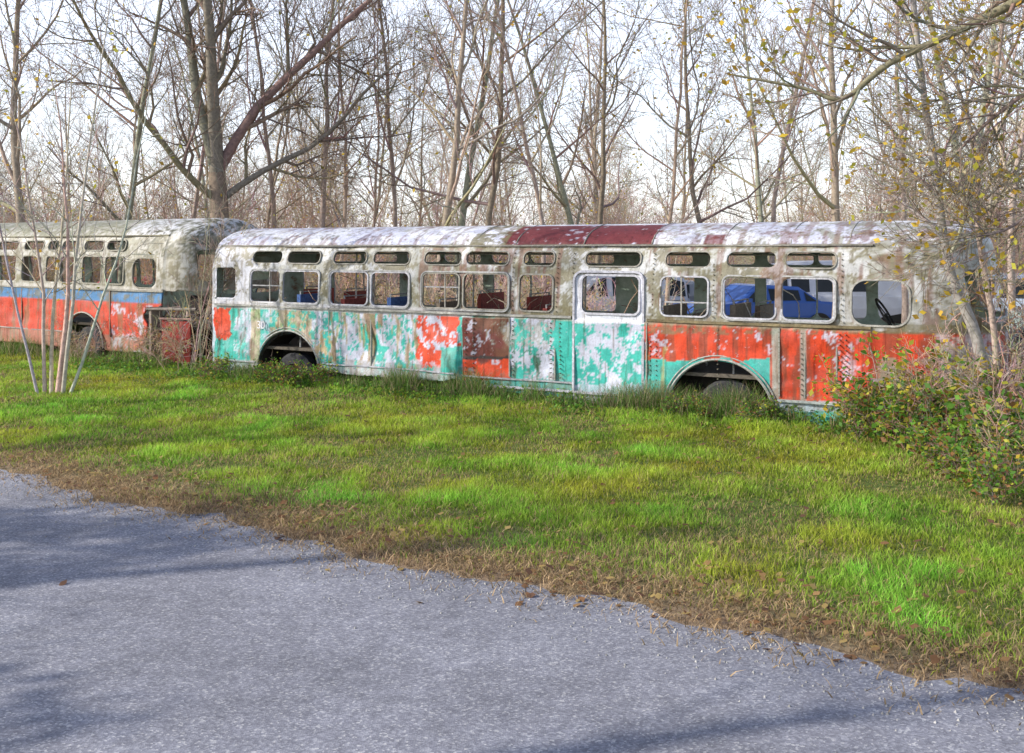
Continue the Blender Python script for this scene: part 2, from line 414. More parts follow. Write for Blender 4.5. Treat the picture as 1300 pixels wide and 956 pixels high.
SEATC=[(.3,.06,.05),(.07,.14,.35),(.3,.06,.05),(.2,.16,.12)]
for i in range(10):
    s=1.2+i*1.0
    if S1(720)-.2<s<S1(825): continue
    for y0 in(.15,1.5):
        if random.random()<.4: continue
        h=random.uniform(1.35,1.6);sc=random.choice(SEATC);b.box(s,s+.08,y0,y0+.85,.95,h,sc);b.box(s-.42,s,y0,y0+.85,.95,1.05,sc)
        b.tube([Vector((s+.04,y0+.05,.6)),Vector((s+.04,y0+.05,h+.05)),Vector((s+.04,y0+.8,h+.05)),Vector((s+.04,y0+.8,.6))],.018,5,(.4,.4,.4))
for s in (2.9,5.1,7.3,9.6): 
    for y in(.95,1.5): b.tube([Vector((s,y,.6)),Vector((s+.05,y,2.7))],.017,6,(.5,.5,.48))
for y in(.8,1.7): b.tube([Vector((.8,y,2.3)),Vector((12,y,2.3))],.016,5,(.45,.45,.43))
for i in range(80):
    s=random.uniform(.6,11.5);p=Vector((s,random.uniform(.3,2.1),random.uniform(.8,1.5)));d=Vector((random.gauss(0,1),random.gauss(0,.6),random.gauss(.5,.6))).normalized()
    pts=[p.copy()]
    for k in range(4): d=(d+Vector((random.gauss(0,.3),random.gauss(0,.3),random.gauss(0,.3)))).normalized();p=p+d*.22;p.y=min(max(p.y,.15),2.3);pts.append(p.copy())
    b.tube(pts,random.choice([.006,.009]),4,random.choice([(.5,.42,.33),(.4,.28,.2),(.6,.56,.5)]))
for (a,c) in ((318,355),(536,582),(839,898)):
    s0_,s1_=S1(a)+.01,S1(c)-.01;z=random.uniform(1.6,1.85);b.box(s0_,s1_,.03,.045,z,z+.02,(.4,.4,.42));sm=(s0_+s1_)/2+random.uniform(-.1,.1);b.box(sm,sm+.02,.025,.04,1.42,1.98,(.35,.33,.3))
c0=Vector((S1(1104)+.12,.55,1.5));pts=[]
for k in range(24):
    a=2*math.pi*k/24;pts.append(c0+Vector((-.12*math.sin(a),.23*math.cos(a),.2*math.sin(a))))
b.tube(pts,.015,6,(.02,.02,.02),closed=True);b.tube([c0,c0+Vector((.35,0,-.8))],.022,6,(.03,.03,.03))
for k in(0,8,16): b.tube([c0,pts[k]],.01,4,(.02,.02,.02))
b.obj('interior_fittings',[M_METAL],False,bus1)
tx=bpy.data.curves.new('fleet_number','FONT');tx.body='30';tx.size=.20;tx.extrude=.002;to=bpy.data.objects.new('fleet_number',tx);col.objects.link(to);to.parent=bus1
to.location=(S1(329),-.065,.93);to.rotation_euler=(math.pi/2,0,0)
m,n,l,bb,o=nt('number_paint');bb.inputs['Base Color'].default_value=(.7,.7,.75,1);tx.materials.append(m)

# geometry of bus 2
Q=Vector((-7.12,20,0));D2=Vector((.843,-.538,0)).normalized();P2=Q-D2*11.0
S2,Z2=mkS(P2,D2)
bus2=empty('abandoned_bus.001',P2,math.atan2(D2.y,D2.x));dz2=.24
H2=[];xs=[(-160,-125),(-118,-90),(-80,-52),(-42,-14),(-4,20),(28,52),(58,72),(76,94),(104,128),(133,156)]
for a,c in xs: H2.append((S2(a),S2(c),1.42,1.98,.08));H2.append((S2(a),S2(c),2.12,2.32,.08))
d2=(S2(168),S2(199),1.36,1.95,.2);H2.append(d2)
L2=12.1
fa2=(S2(106),.0,(S2(131)-S2(81))/2,.9);ra2=(S2(-150),.0,.6,.9)
def ext2(X,Y,Z,kind):
    a=S2(182)+.12*fbm(Z*5,Y*2,75);top=np.interp(X,[S2(178),S2(205),S2(206),13],[.92,.98,1.28,1.3])+.05*fbm(X*6,Y*6,76)
    return -np.minimum(X-a,top-Z)
def col2(X,Y,Z,kind):
    sx=P2.x+D2.x*X;sy=P2.y+D2.y*X;u=650+F*sx/sy
    C=np.ones(X.shape+(3,))*np.array((.45,.44,.41))
    n1=fbm(X*2.2,Z*2.2+Y*2,31,5);n2=fbm(X*6,Z*6+Y*5,32,6,.75);n3=fbm(X*16,Z*16+Y*15,33,4);n4=fbm(X*12,Z*1.5+Y,34,4)
    def P(mask,c,a=1.0):
        m=(np.clip(mask.astype(float),0,1)*a)[...,None];nonlocal C;C=C*(1-m)+np.array(c)*m
    P(Z<2.4,MOSS,sstep(.3,.55,n2)*.85);P(Z<2.4,(.5,.49,.45),sstep(.55,.6,n3)*.5)
    P((Z>2.4)&(u<150),(.22,.22,.14),sstep(.3,.5,n3*.5+n2*.5)*.85);P((Z>2.4)&(u>=150),WHITE,.7);P((Z>2.0)&(u>150),MOSSG,sstep(.45,.6,n3*.6+n2*.4)*.8);P((Z>2.0)&(u>170),(.08,.08,.05),sstep(.6,.66,n3)*.8)
    P((Z<1.27)&(Z>1.0),BLUE);P((Z<1.27)&(Z>1.0),MOSS,sstep(.5,.6,n2)*.75)
    P(Z<=1.03,(.58,.06,.028));P(Z<=1.03,(.45,.10,.07),sstep(.5,.65,n1)*.35);P(Z<1.03,MOSS,sstep(.56,.64,n4)*.6);P((Z<1.0)&(u>140),LILAC,sstep(.6,.64,n2)*.8)
    P((Z>1.27)&(Z<1.36),(.5,.48,.45),.6);P(Z<.35,MOSSG,.5)
    return np.clip(C,.01,.9)
bus_shell('body_shell',bus2,11.2,L2,.35,.04,H2,[(.28,1.2,1.5,2.12,.12),(1.3,2.22,1.5,2.12,.12)],[fa2,ra2],lambda X:np.interp(X,[0,12],[0,.02]),ext2,col2,dz=dz2,seed=21,dent=.03)
b=MB()
for r in H2[:-1]: frame(b,(r[0],r[1],r[2],r[3],r[4]),.02,.012,(.38,.36,.3))
frame(b,d2,.02,.01,(.34,.32,.27),yfun=nosey(11.2,L2))
for k,v in enumerate(b.v): b.v[k]=(v[0],v[1],v[2]+dz2)
b.obj('window_frames',[M_METAL],False,bus2)
b=MB()
rail(.35,11.2,1.29,.02,.02,(.4,.38,.33));rail(.35,11.2,2.42,.014,.03,(.3,.28,.2));rail(.35,S2(80),.35,.015,.015,(.45,.4,.38))
for u in(-60,0,28,58,140): b.box(S2(u)-.012,S2(u)+.012,-.018,.01,.3,1.27,(.3,.2,.15))
cx,cz,r,zf=fa2
pts=[Vector((cx+(r+.02)*math.cos(math.radians(a)),-.02,cz+(r+.02)*math.sin(math.radians(a))/zf)) for a in range(4,178,8)];b.tube(pts,.02,5,(.4,.36,.32))
for k,v in enumerate(b.v): b.v[k]=(v[0],v[1],v[2]+dz2)
b.obj('trim',[M_METAL],False,bus2)
b=MB();b.box(.4,11.3,.08,2.42,.75,.8,(.05,.04,.03))
b.box(S2(200),S2(236),.1,.13,.12,.95,(.26,.03,.025));b.box(S2(186),S2(240),.3,2.3,.8,.84,(.12,.11,.1));b.box(S2(188),S2(190)+.02,.02,.3,.1,1.3,(.3,.25,.22))
b.tube([Vector((S2(186),0,1.17)),Vector((S2(245),.08,1.2))],.03,6,(.25,.22,.2));b.tube([Vector((S2(200),0.05,.98)),Vector((S2(238),.08,1.0))],.02,6,(.35,.2,.18))
wheel(b,fa2[0],.24,.3,.44,.24,c=(.045,.045,.05));b.box(fa2[0]-.6,fa2[0]+.6,.62,.64,0,.9,(.03,.025,.02));b.box(S2(186),11.9,1.1,1.14,.1,1.4,(.04,.03,.03))
b.obj('interior_fittings',[M_METAL],False,bus2)

# ------------------------------------------------------------ cars
def car(name,loc,rz,color,kind='sedan',junk=False):
    e=empty(name,loc,rz);b=MB()
    if kind=='van': st=[(-2.55,.5,1.0,1.0,.85),(-2.5,.4,1.05,1.95,.93),(-1.0,.35,1.1,2.05,.95),(.9,.35,1.1,2.03,.95),(1.5,.35,1.1,1.95,.93),(2.0,.35,1.08,1.2,.92),(2.55,.38,.9,.95,.85),(2.65,.45,.7,.72,.78)]
    elif kind=='suv': st=[(-2.25,.5,.95,.98,.82),(-2.15,.38,1.0,1.55,.88),(-1.5,.32,1.02,1.7,.92),(.2,.3,1.02,1.72,.92),(.5,.3,1.02,1.65,.92),(1.15,.3,1.02,1.06,.92),(2.05,.35,.92,.95,.86),(2.25,.42,.7,.72,.76)]
    else: st=[(-2.35,.42,.75,.78,.78),(-2.2,.33,.92,.95,.86),(-1.55,.3,.98,1.0,.9),(-1.0,.28,1.0,1.38,.9),(.1,.28,1.0,1.45,.9),(.35,.28,1.0,1.42,.9),(1.0,.28,.98,1.02,.9),(1.95,.32,.88,.91,.87),(2.25,.38,.72,.75,.8),(2.35,.45,.62,.63,.72)]
    sec=[];K=14
    for (x,zb,zs,zt,hw) in st:
        tall=zt-zs;ti=.18*min(1,tall/.4)
        pts=[(-hw*.85,zb),(-hw*.98,zb+.12),(-hw,(zb+zs)/2),(-hw*.98,zs-.04),(-hw*.96,zs),(-hw*.96+ti*.85,zt-.07*min(1,tall*3)),(-hw*.96+ti+.08,zt)]
        pts=pts+[(-p[0],p[1]) for p in pts[::-1]];sec.append([(x,p[0],p[1]) for p in pts])
    vs=[p for s in sec for p in s];n=len(st);dkg=(.02,.025,.03)
    b.add(vs,[],color)
    for i in range(n-1):
        for k in range(K):
            k2=(k+1)%K;b.f.append((i*K+k,(i+1)*K+k,(i+1)*K+k2,i*K+k2));b.m.append(0)
    b.f.append(tuple(range(K)));b.m.append(0);b.f.append(tuple((n-1)*K+k for k in range(K-1,-1,-1)));b.m.append(0)
    def pt(i,k,t): 
        A=Vector(sec[i][k]);B=Vector(sec[i+1][k]);return A.lerp(B,t)
    for i in range(n-1):
        ta=st[i][3]-st[i][2];tb=st[i+1][3]-st[i+1][2]
        if max(ta,tb)<.25: continue
        if min(ta,tb)>.25:
            if kind=='van' and i<2: continue
            for (ka,kb,sg) in((4,5,-1),(9,8,1)):
                q=[pt(i,ka,.08).lerp(pt(i,kb,.08),.1),pt(i,ka,.92).lerp(pt(i,kb,.92),.1),pt(i,ka,.92).lerp(pt(i,kb,.92),.92),pt(i,ka,.08).lerp(pt(i,kb,.08),.92)]
                b.add([tuple(p+Vector((0,sg*.008,.002))) for p in q],[(0,1,2,3)],dkg)
        else:
            sx=1 if tb<ta else -1
            q=[pt(i,5,.06 if sx>0 else .94),pt(i,8,.06 if sx>0 else .94),pt(i,9,.92 if sx>0 else .08),pt(i,4,.92 if sx>0 else .08)]
            cen=sum(q,Vector())/4;b.add([tuple(cen+(p-cen)*.88+Vector((sx*.02,0,.03))) for p in q],[(0,1,2,3)],dkg)
            for ka,kb,sg in((4,5,-1),(9,8,1)):
                hi,lo=(.12,.72) if sx>0 else (.88,.28)
                q=[pt(i,ka,hi),pt(i,ka,lo),pt(i,kb,hi).lerp(pt(i,ka,hi),.15)]
                b.add([tuple(p+Vector((0,sg*.012,.02))) for p in q],[(0,1,2)],dkg)
    xe=st[-1][0]-.12;zl=st[-2][2]-.1
    for sg in(-1,1):
        b.box(xe-.05,xe+.06,sg*.6-.14,sg*.6+.14,zl-.12,zl+.02,(.7,.7,.7));b.box(st[0][0]-.02,st[0][0]+.1,sg*.68-.09,sg*.68+.09,.7,.9,(.35,.02,.02))
        b.box(.7,.9,sg*.98-.08,sg*.98+.08,1.0,1.12,color)
        for x in(-1.45,1.42):
            if not junk: wheel(b,x,sg*.78,.33,.33,.22,hub=(.35,.35,.36))
            else: wheel(b,x,sg*.78,.2,.3,.2)
            n2=16;vs=[(x,sg*.93,.33)]+[(x+.4*math.cos(math.pi*k/n2),sg*.93,.3+.4*math.sin(math.pi*k/n2)) for k in range(n2+1)]
            b.add(vs,[(0,k+1,k+2) for k in range(n2)],(.015,.015,.015))
    o=b.obj('car_body',[M_CAR if not junk else M_METAL],False,e)
    return e
car('parked_van',(9.1,28.5,0),math.radians(185),(.6,.61,.66),'van')
car('parked_car',(6.4,26.5,0),math.radians(200),(.05,.12,.4),'sedan')
car('parked_car.001',(2.6,28,0),math.radians(195),(.6,.61,.66),'suv')
car('parked_car.002',(4.6,31,0),math.radians(170),(.3,.32,.36),'sedan')
car('parked_car.003',(13.4,27.0,0),math.radians(150),(.4,.47,.6),'suv')
car('parked_car.004',(-12.4,33,0),math.radians(10),(.4,.06,.08),'sedan')
car('wrecked_car',(9.4,16.2,-.05),math.radians(-12),(.30,.38,.35),'sedan',True)

# ------------------------------------------------------------ vegetation
def path(p,d,L,n,wander,up):
    pts=[p.copy()];d=d.normalized();st=L/n
    for i in range(n):
        d=(d+Vector((random.gauss(0,wander),random.gauss(0,wander),random.gauss(0,wander)+up))).normalized()
        p=p+d*st;pts.append(p.copy())
    return pts
def grow(b,pts,r0,r1,lv,cfg,c):
    n=len(pts)-1;sides=cfg['sides'][lv];rads=[r0+(r1-r0)*(i/n)**.8 for i in range(n+1)]
    if lv==0 and cfg.get('flare',True): rads[0]*=1.35
    b.tube(pts,rads,sides,tuple(x*random.uniform(.85,1.15) for x in c))
    if lv>=len(cfg['num']):
        if cfg.get('leaf') and random.random()<cfg['leaf'][0]:
            for _ in range(cfg['leaf'][3]): 
                q=random.choice(pts[1:])+Vector([random.gauss(0,.07) for _ in range(3)]);b.leaf(q,cfg['leaf'][1]*random.uniform(.6,1.3),random.choice(cfg['leaf'][2]))
        return
    k=cfg['num'][lv];t0=cfg['t0'][lv]
    for i in range(k):
        t=t0+(1-t0)*((i+random.random())/k);x=t*n;j=min(int(x),n-1);p=pts[j].lerp(pts[j+1],x-j)
        tg=(pts[j+1]-pts[j]).normalized();rr=rads[j]+(rads[j+1]-rads[j])*(x-j)
        ax=tg.orthogonal().normalized();ax.rotate(Matrix.Rotation(random.uniform(0,6.283),3,tg))
        an=math.radians(random.gauss(cfg['ang'][lv],9));d=tg.copy();d.rotate(Matrix.Rotation(an,3,ax))
        L=cfg['len'][lv]*random.uniform(.6,1.25)*(1-.45*t)
        cr=max(min(rr*.62,cfg['rmax'][lv]),cfg['rmin'])
        cp=path(p,d,L,cfg['seg'][lv],cfg['wan'],cfg['up'])
        grow(b,cp,cr,max(cr*.3,cfg['rmin']*.7),lv+1,cfg,c)
def tree_cfg(**k):
    c=dict(sides=[8,5,3,3],num=[15,9,7],t0=[.22,.2,.15],ang=[42,42,40],len=[4.2,1.9,.9],seg=[6,4,2],rmax=[.08,.03,.012],rmin=.005,wan=.14,up=.06)
    c.update(k);return c
BARK=[(.36,.285,.22),(.42,.34,.265),(.27,.21,.16),(.47,.39,.32)]
YELS=[(.7,.5,.06),(.62,.38,.06),(.5,.47,.07)]
def make_tree(name,H,r,cfg,c,lean=(0,0),wob=.05):
    b=MB();pts=path(Vector((0,0,-.1)),Vector((lean[0],lean[1],1)),H,12,wob,.03)
    grow(b,pts,r,r*.2,0,cfg,c);return b.obj(name,[M_BARK,M_LEAF],True,None,False)
variants=[]
variants.append(make_tree('tA',13,.12,tree_cfg(),BARK[0],(.05,0),.05))
variants.append(make_tree('tB',15,.14,tree_cfg(num=[18,8,7],ang=[36,45,40],leaf=(.16,.11,YELS,1)),BARK[1],(.06,0),.05))
variants.append(make_tree('tC',12,.10,tree_cfg(num=[16,9,6],ang=[55,45,45],wan=.18,leaf=(.32,.11,YELS,1)),BARK[2],(-.1,.05),.07))
variants.append(make_tree('tD',14,.09,tree_cfg(num=[15,9,7],t0=[.25,.2,.15],ang=[34,38,40]),BARK[3],(.05,.05),.05))
variants.append(make_tree('tE',10,.06,tree_cfg(num=[16,8,7],len=[2.8,1.4,.8],rmax=[.04,.018,.010],leaf=(.2,.10,YELS,1)),BARK[1],(.1,0),.07))
shade=make_tree('tShade',13,.28,tree_cfg(num=[18,9,6],t0=[.3,.2,.15],ang=[55,45,45],len=[4.0,1.9,.9],rmax=[.12,.05,.02],leaf=(.9,.30,[(.2,.2,.04),(.3,.2,.04)],4)),BARK[2])
stout=make_tree('tStout',14,.28,tree_cfg(num=[9,7,5],t0=[.35,.2,.15],ang=[45,42,40],rmax=[.15,.045,.012]),BARK[1])
b=MB();cfg=tree_cfg(num=[11,9,7],t0=[.12,.15,.15],len=[3.4,1.8,.9],rmax=[.08,.032,.013],wan=.17,flare=False,ang=[45,42,40])
tp=path(Vector((0,0,-.1)),Vector((-.05,0,1)),4.4,6,.04,0);b.tube(tp,[.36,.30,.28,.26,.25,.24,.23],10,BARK[2])
for d,r,L in((( -.45,.1,1),.17,9),((.1,-.1,1),.2,10),((.55,.15,1),.15,9),((-.9,-.2,.75),.1,6),((.95,-.1,.6),.1,6)):
    p=tp[-1] if r>.12 else tp[-2];grow(b,path(p,Vector(d),L,9,.12,.05),r,.03,0,cfg,BARK[2])
bigtree=b.obj('tBig',[M_BARK,M_LEAF],True,None,False)
def make_shrub(name,nst,H,cfg,c,spread=.5):
    b=MB()
    for i in range(nst):
        a=random.uniform(0,6.28);p=Vector((math.cos(a)*random.uniform(0,spread),math.sin(a)*random.uniform(0,spread),-.05))
        d=Vector((math.cos(a)*random.uniform(.1,.6),math.sin(a)*random.uniform(.1,.6),1))
        pts=path(p,d,H*random.uniform(.6,1.15),6,.1,.0)
        grow(b,pts,cfg['r0']*random.uniform(.7,1.2),.004,0,cfg,tuple(x*random.uniform(.8,1.25) for x in c))
    return b.obj(name,[M_BARK,M_LEAF],True,None,False)
def scfg(**k):
    c=dict(sides=[4,3,3],num=[9,6],t0=[.2,.15],ang=[40,40],len=[1.2,.5],seg=[3,2],rmax=[.012,.007],rmin=.0045,wan=.16,up=.0,r0=.018,flare=False)
    c.update(k);return c
shr=[make_shrub('sA',12,3.4,scfg(),(.46,.35,.27)),make_shrub('sB',14,2.6,scfg(leaf=(.28,.10,[(.6,.46,.09),(.45,.26,.08),(.28,.34,.07)],1)),(.5,.38,.28)),make_shrub('sC',12,4.8,scfg(r0=.026,num=[14,7],len=[1.4,.6],leaf=(.10,.10,YELS,1)),(.43,.34,.28))]
def inst(me,name,x,y,s=1,rz=None,parent=None,z=0,tilt=0):
    o=bpy.data.objects.new(name,me);col.objects.link(o);o.location=(x,y,z);o.scale=(s,s,s*random.uniform(.92,1.1))
    o.rotation_euler=(random.gauss(0,tilt),random.gauss(0,tilt),random.uniform(0,6.28) if rz is None else rz)
    if parent: o.parent=parent
    return o
def ed(x,y): return (x+5.38)*.54+(y-10.46)*.842
inst(bigtree,'bare_tree',(292-650)/F*25.5,25.5,1,rz=0)
for (u,Y,v,s) in [(150,27,0,1.0),(345,28,3,1.0),(548,24,1,.85),(612,26,2,1.1),(690,25,3,.9),(845,26,4,1.2),(905,28,2,1.0),(1062,24,1,.9),(1218,21,0,1.0),(1245,24,0,1.1),(30,26,1,1.0),(430,27,4,1.2),(-120,27,0,1),(1290,19,3,.9),(1400,22,1,1),(740,27,0,.9),(240,29,3,1),(500,29,3,1),(980,30,3,1.05),(1150,26,3,1)]:
    inst(variants[v],'bare_tree',(u-650)/F*Y,Y,s,tilt=.04)
# trees standing off to the left of the view, across the road: they throw the long shadows
for (x,y,me,s,rz) in [(-13.0,1.2,stout,.8,0),(-17.2,3.8,stout,.95,1),(-21.5,8.6,stout,1.0,2.2),(-10.8,14.3,variants[3],.75,0)]:
    inst(me,'bare_tree',x,y,s,rz)
for (x,y,s) in [(-15.0,1.4,.60),(-17.2,5.2,.62)]:
    inst(shade,'leafy_tree',x,y,s,.6)
woods=empty('distant_woods')
k=0;placed=[]
while k<100:
    y=random.uniform(27,85);x=random.uniform(-.72*y-3,.62*y+3)
    if ed(x,y)<14.5: continue
    if 0<x<16 and 24<y<33: continue
    if any((x-a)**2+(y-c)**2<6 for a,c in placed): continue
    placed.append((x,y));k+=1
    inst(variants[random.choice([0,1,2,3,3,4,4,4])],'woods_tree',x,y,random.uniform(.8,1.2),parent=woods,tilt=.06)
brush=empty('brush_thicket')
k=0
while k<125:
    y=random.uniform(21,55);x=random.uniform(-.62*y,.6*y)
    if ed(x,y)<12.2: continue
    if 0<x<15.5 and 22<y<32 and ed(x,y)>13: continue
    k+=1;inst(random.choice(shr),'brush_clump',x,y,random.uniform(.7,1.25),parent=brush)
for i in range(55):
    y=random.uniform(60,85);x=random.uniform(-.7*y,.7*y);inst(random.choice(shr),'brush_clump',x,y,random.uniform(1.5,2.4),parent=brush)

b=MB();base=Vector(((72-650)/F*16.4,16.4,-.05))
cf=scfg(num=[12,6],t0=[.25,.2],len=[1.5,.6],rmax=[.014,.007],ang=[35,40],up=.03,leaf=(.4,.09,YELS,1),sides=[6,3,3])
for (dx,r,l) in((-.22,.035,.0),(-.1,.04,-.12),(0,.05,.03),(.1,.04,.14),(.22,.03,.28),(-.3,.028,-.3)):
    p=base+Vector((dx,random.uniform(-.1,.1),0));pts=path(p,Vector((l,random.uniform(-.1,.1),1)),random.uniform(4.5,7),9,.05,.02)
    grow(b,pts,r,.008,0,cf,(.52,.46,.40))
b.obj('sapling_tree',[M_BARK,M_LEAF])
def W(u,v,Y): return Vector(((u-650)/F*Y,Y,CH-(v-HV)*Y/F))
def spl(P,n=5):
    out=[]
    for i in range(len(P)-1):
        p0=P[max(i-1,0)];p1=P[i];p2=P[i+1];p3=P[min(i+2,len(P)-1)]
        for k in range(n):
            t=k/n;out.append(.5*((2*p1)+(p2-p0)*t+(2*p0-5*p1+4*p2-p3)*t*t+(3*p1-p0-3*p2+p3)*t**3))
    out.append(P[-1]);return out
b=MB();cf=tree_cfg(sides=[8,4,3,3],num=[13,8,5],t0=[.4,.15,.15],len=[1.9,.9,.45],rmax=[.03,.012,.007],rmin=.004,seg=[5,3,2],leaf=(.32,.09,YELS,1))
BK=(.42,.37,.32)
grow(b,spl([W(1262,560,12.2),W(1240,430,12.2),W(1205,340,12.2),W(1185,200,12.3),W(1165,60,12.4),W(1150,-120,12.4)]),.085,.03,0,cf,BK)
grow(b,spl([W(1270,560,12.4),W(1262,420,12.5),W(1240,260,12.7),W(1265,100,12.8),W(1285,-100,12.8)]),.05,.02,0,cf,BK)
b.obj('leaning_tree',[M_BARK,M_LEAF])
b=MB();cf2=tree_cfg(sides=[8,5,3,3],num=[14,9,5],t0=[.1,.15,.15],len=[1.6,.8,.4],rmax=[.03,.012,.007],rmin=.004,seg=[5,3,2],leaf=(.5,.095,YELS,1),flare=False)
BK=(.26,.215,.17)
trunk=spl([W(1440,640,11),W(1420,300,11),W(1400,-50,11),W(1380,-500,11)])
b.tube(trunk,[.16]*8+[.13]*8,10,BK)
grow(b,spl([W(1402,-80,11),W(1310,-10,11.2),W(1225,35,11.4),W(1130,80,11.5),W(1070,125,11.6),W(1020,112,11.7),(W(930,95,11.8))]),.075,.012,0,cf2,BK)
grow(b,spl([W(1412,150,11),W(1330,110,11.4),W(1260,150,11.6),W(1200,210,11.8)]),.05,.012,0,cf2,BK)
grow(b,spl([W(1415,260,11),W(1345,250,11.2),W(1280,290,11.3),W(1240,300,11.3)]),.035,.01,0,cf2,BK)
grow(b,spl([W(1415,100,11),W(1345,30,11.2),W(1300,-40,11.2)]),.05,.02,0,cf2,BK)
b.obj('overhanging_tree',[M_BARK,M_LEAF])
GL=[(.15,.33,.04),(.26,.42,.05),(.46,.46,.06),(.10,.22,.04)]
BR=[(.3,.15,.06),(.4,.23,.09),(.2,.11,.06)]
bushA=make_shrub('bushA',8,1.25,scfg(r0=.008,num=[6,4],len=[.5,.28],leaf=(.65,.10,GL+[YELS[0],YELS[2]],3)),(.36,.28,.2),.45)
bushB=make_shrub('bushB',14,1.5,scfg(r0=.009,num=[8,5],len=[.6,.3],leaf=(.14,.06,BR+YELS,1)),(.5,.39,.3),.55)
bushC=make_shrub('bushC',12,.55,scfg(r0=.006,num=[6,4],len=[.3,.18],leaf=(.8,.075,GL+BR[:1],3)),(.25,.2,.14),.45)
bushD=make_shrub('bushD',14,2.1,scfg(r0=.012,num=[7,4],len=[.8,.4],leaf=(.18,.08,BR+YELS,1)),(.68,.54,.42),.7)
for (u,Y,me,s) in [(1112,12.6,bushA,.75),(1150,12.3,bushA,.95),(1095,12.7,bushC,.9),(1135,12.6,bushC,1.05),(1185,12.2,bushB,.6),(1225,12.0,bushB,.8),(1265,12.6,bushB,1.0),(1300,12,bushB,1.0),(1235,11.2,bushC,1.2),(1190,11.6,bushC,1.1),(1290,10.6,bushC,1.2),(1240,10.3,bushC,.8),(1310,10.0,bushB,.55),(1270,9.4,bushC,.7),(1340,13.4,bushB,1.2),(1250,14.5,bushB,.8),(1210,11.0,bushC,.8),(1300,14.6,bushB,.9),(1160,12.4,bushC,1.1),(1300,11.2,bushA,.8),(1255,11.8,bushA,.7),(1290,9.8,bushA,.45),(1225,10.8,bushC,.9),(1190,12.4,bushA,.8),(1280,11.6,bushB,.8)]:
    inst(me,'bush' if me is not bushC else 'weed_bush',(u-650)/F*Y,Y,s)
for (u,Y,me,s) in [(238,19.3,bushB,.9),(215,19.9,bushB,.8),(268,18.3,bushC,.7),(100,20.6,bushB,.6),(395,17.2,bushC,.7),(350,17.6,bushC,.7),(372,17.3,bushC,.6),(870,14.1,bushC,.5),(900,13.9,bushC,.45),(955,13.5,bushC,.6)]:
    inst(me,'bush',(u-650)/F*Y,Y,s)
# brush behind the main bus's rear half, coloured pale to brighten the shaded openings
for i in range(14):
    s=.1+i*.52;off=random.uniform(3.8,5.4);inst(bushD,'brush_clump',P0.x+D1.x*s-D1.y*off,P0.y+D1.y*s+D1.x*off,random.uniform(.7,1.0),parent=brush)
b=MB();cfv=scfg(num=[9,6],t0=[.3,.2],len=[.9,.4],rmax=[.009,.006],up=.0,leaf=(.1,.06,BR,1))
for i in range(9):
    p=P0+D1*random.uniform(-.35,.0)+Vector((0,-.05,0));pts=path(p,Vector((random.uniform(-.05,.3),random.uniform(-.02,.3),1)),random.uniform(2.6,3.6),7,.08,0)
    grow(b,pts,.014,.005,0,cfv,(.38,.3,.23))
b.obj('climbing_vine',[M_BARK,M_LEAF])

# ------------------------------------------------------------ big blade meshes
def blades(name,x,y,h,w,lean,colr,mat,z0=0.0):
    n=len(x);a=rng.uniform(0,2*np.pi,n);la=rng.uniform(0,2*np.pi,n)
    dx=np.cos(a)*w/2;dy=np.sin(a)*w/2;lx=np.cos(la)*lean*h;ly=np.sin(la)*lean*h
    V=np.zeros((n,5,3),np.float32)
    V[:,0]=np.stack([x-dx,y-dy,np.full(n,z0)],-1);V[:,1]=np.stack([x+dx,y+dy,np.full(n,z0)],-1)
    hh=h*np.sqrt(np.clip(1-lean**2*.6,.05,1))
    V[:,2]=np.stack([x-dx*.7+lx*.35,y-dy*.7+ly*.35,z0+hh*.6],-1);V[:,3]=np.stack([x+dx*.7+lx*.35,y+dy*.7+ly*.35,z0+hh*.6],-1)
    V[:,4]=np.stack([x+lx,y+ly,z0+hh],-1)
    base=(np.arange(n)*5)[:,None,None];T=base+np.array([[0,1,3],[0,3,2],[2,3,4]])[None]
    me=bpy.data.meshes.new(name);me.vertices.add(n*5);me.vertices.foreach_set('co',V.ravel())
    me.loops.add(n*9);me.loops.foreach_set('vertex_index',T.astype(np.int32).ravel())
    me.polygons.add(n*3);me.polygons.foreach_set('loop_start',np.arange(n*3,dtype=np.int32)*3)
    me.update(calc_edges=True)
    at=me.color_attributes.new('Col','FLOAT_COLOR','POINT')
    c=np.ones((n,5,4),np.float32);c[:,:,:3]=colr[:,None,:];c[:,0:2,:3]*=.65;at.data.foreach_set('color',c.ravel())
    me.materials.append(mat);o=bpy.data.objects.new(name,me);col.objects.link(o);return o
def edge_wob(t): return .42*(fbm(t*.45,t*0,51,3)-.5)+.3*(fbm(t*2.2,t*0,52,3)-.5)
def sample(n,t0,t1,e0,e1):
    t=rng.uniform(t0,t1,n);e=rng.uniform(e0,e1,n);return t,e,-5.38+.842*t+.54*e,10.46-.54*t+.842*e
def infr(x,y,m=.62): return (y>3.5)&(np.abs(x)<y*m+1.0)
t,e,x,y=sample(1000000,-14,14,-.15,8.6)
keep=infr(x,y)&(e>edge_wob(t)+.02)
dens=np.clip(9.5/np.hypot(x,y),.3,1)**1.3
pn=fbm(x*1.9,y*1.9,61,5);pn2=fbm(x*.6,y*.6,62,4);dry=sstep(.6,.78,fbm(x*.9+9,y*.9,68,5))
edg=np.clip((e-edge_wob(t))/(1.1+1.3*(pn2-.4)),0,1)
keep&=rng.random(len(x))<dens*(.28+.72*edg)*(.4+.85*pn)*(1-.4*dry)
keep&=~((e>7.4)&(x>-6)&(x<5))
x,y,e,t,pn,pn2,edg,dry=[q[keep] for q in(x,y,e,t,pn,pn2,edg,dry)];n=len(x)
hue=fbm(x*1.1+40,y*1.1,66,4)
g=np.stack([.25+.24*hue,.44+.14*pn,.04+.03*pn],-1)*rng.uniform(.6,1.35,(n,1))*(.72+.56*pn[:,None])
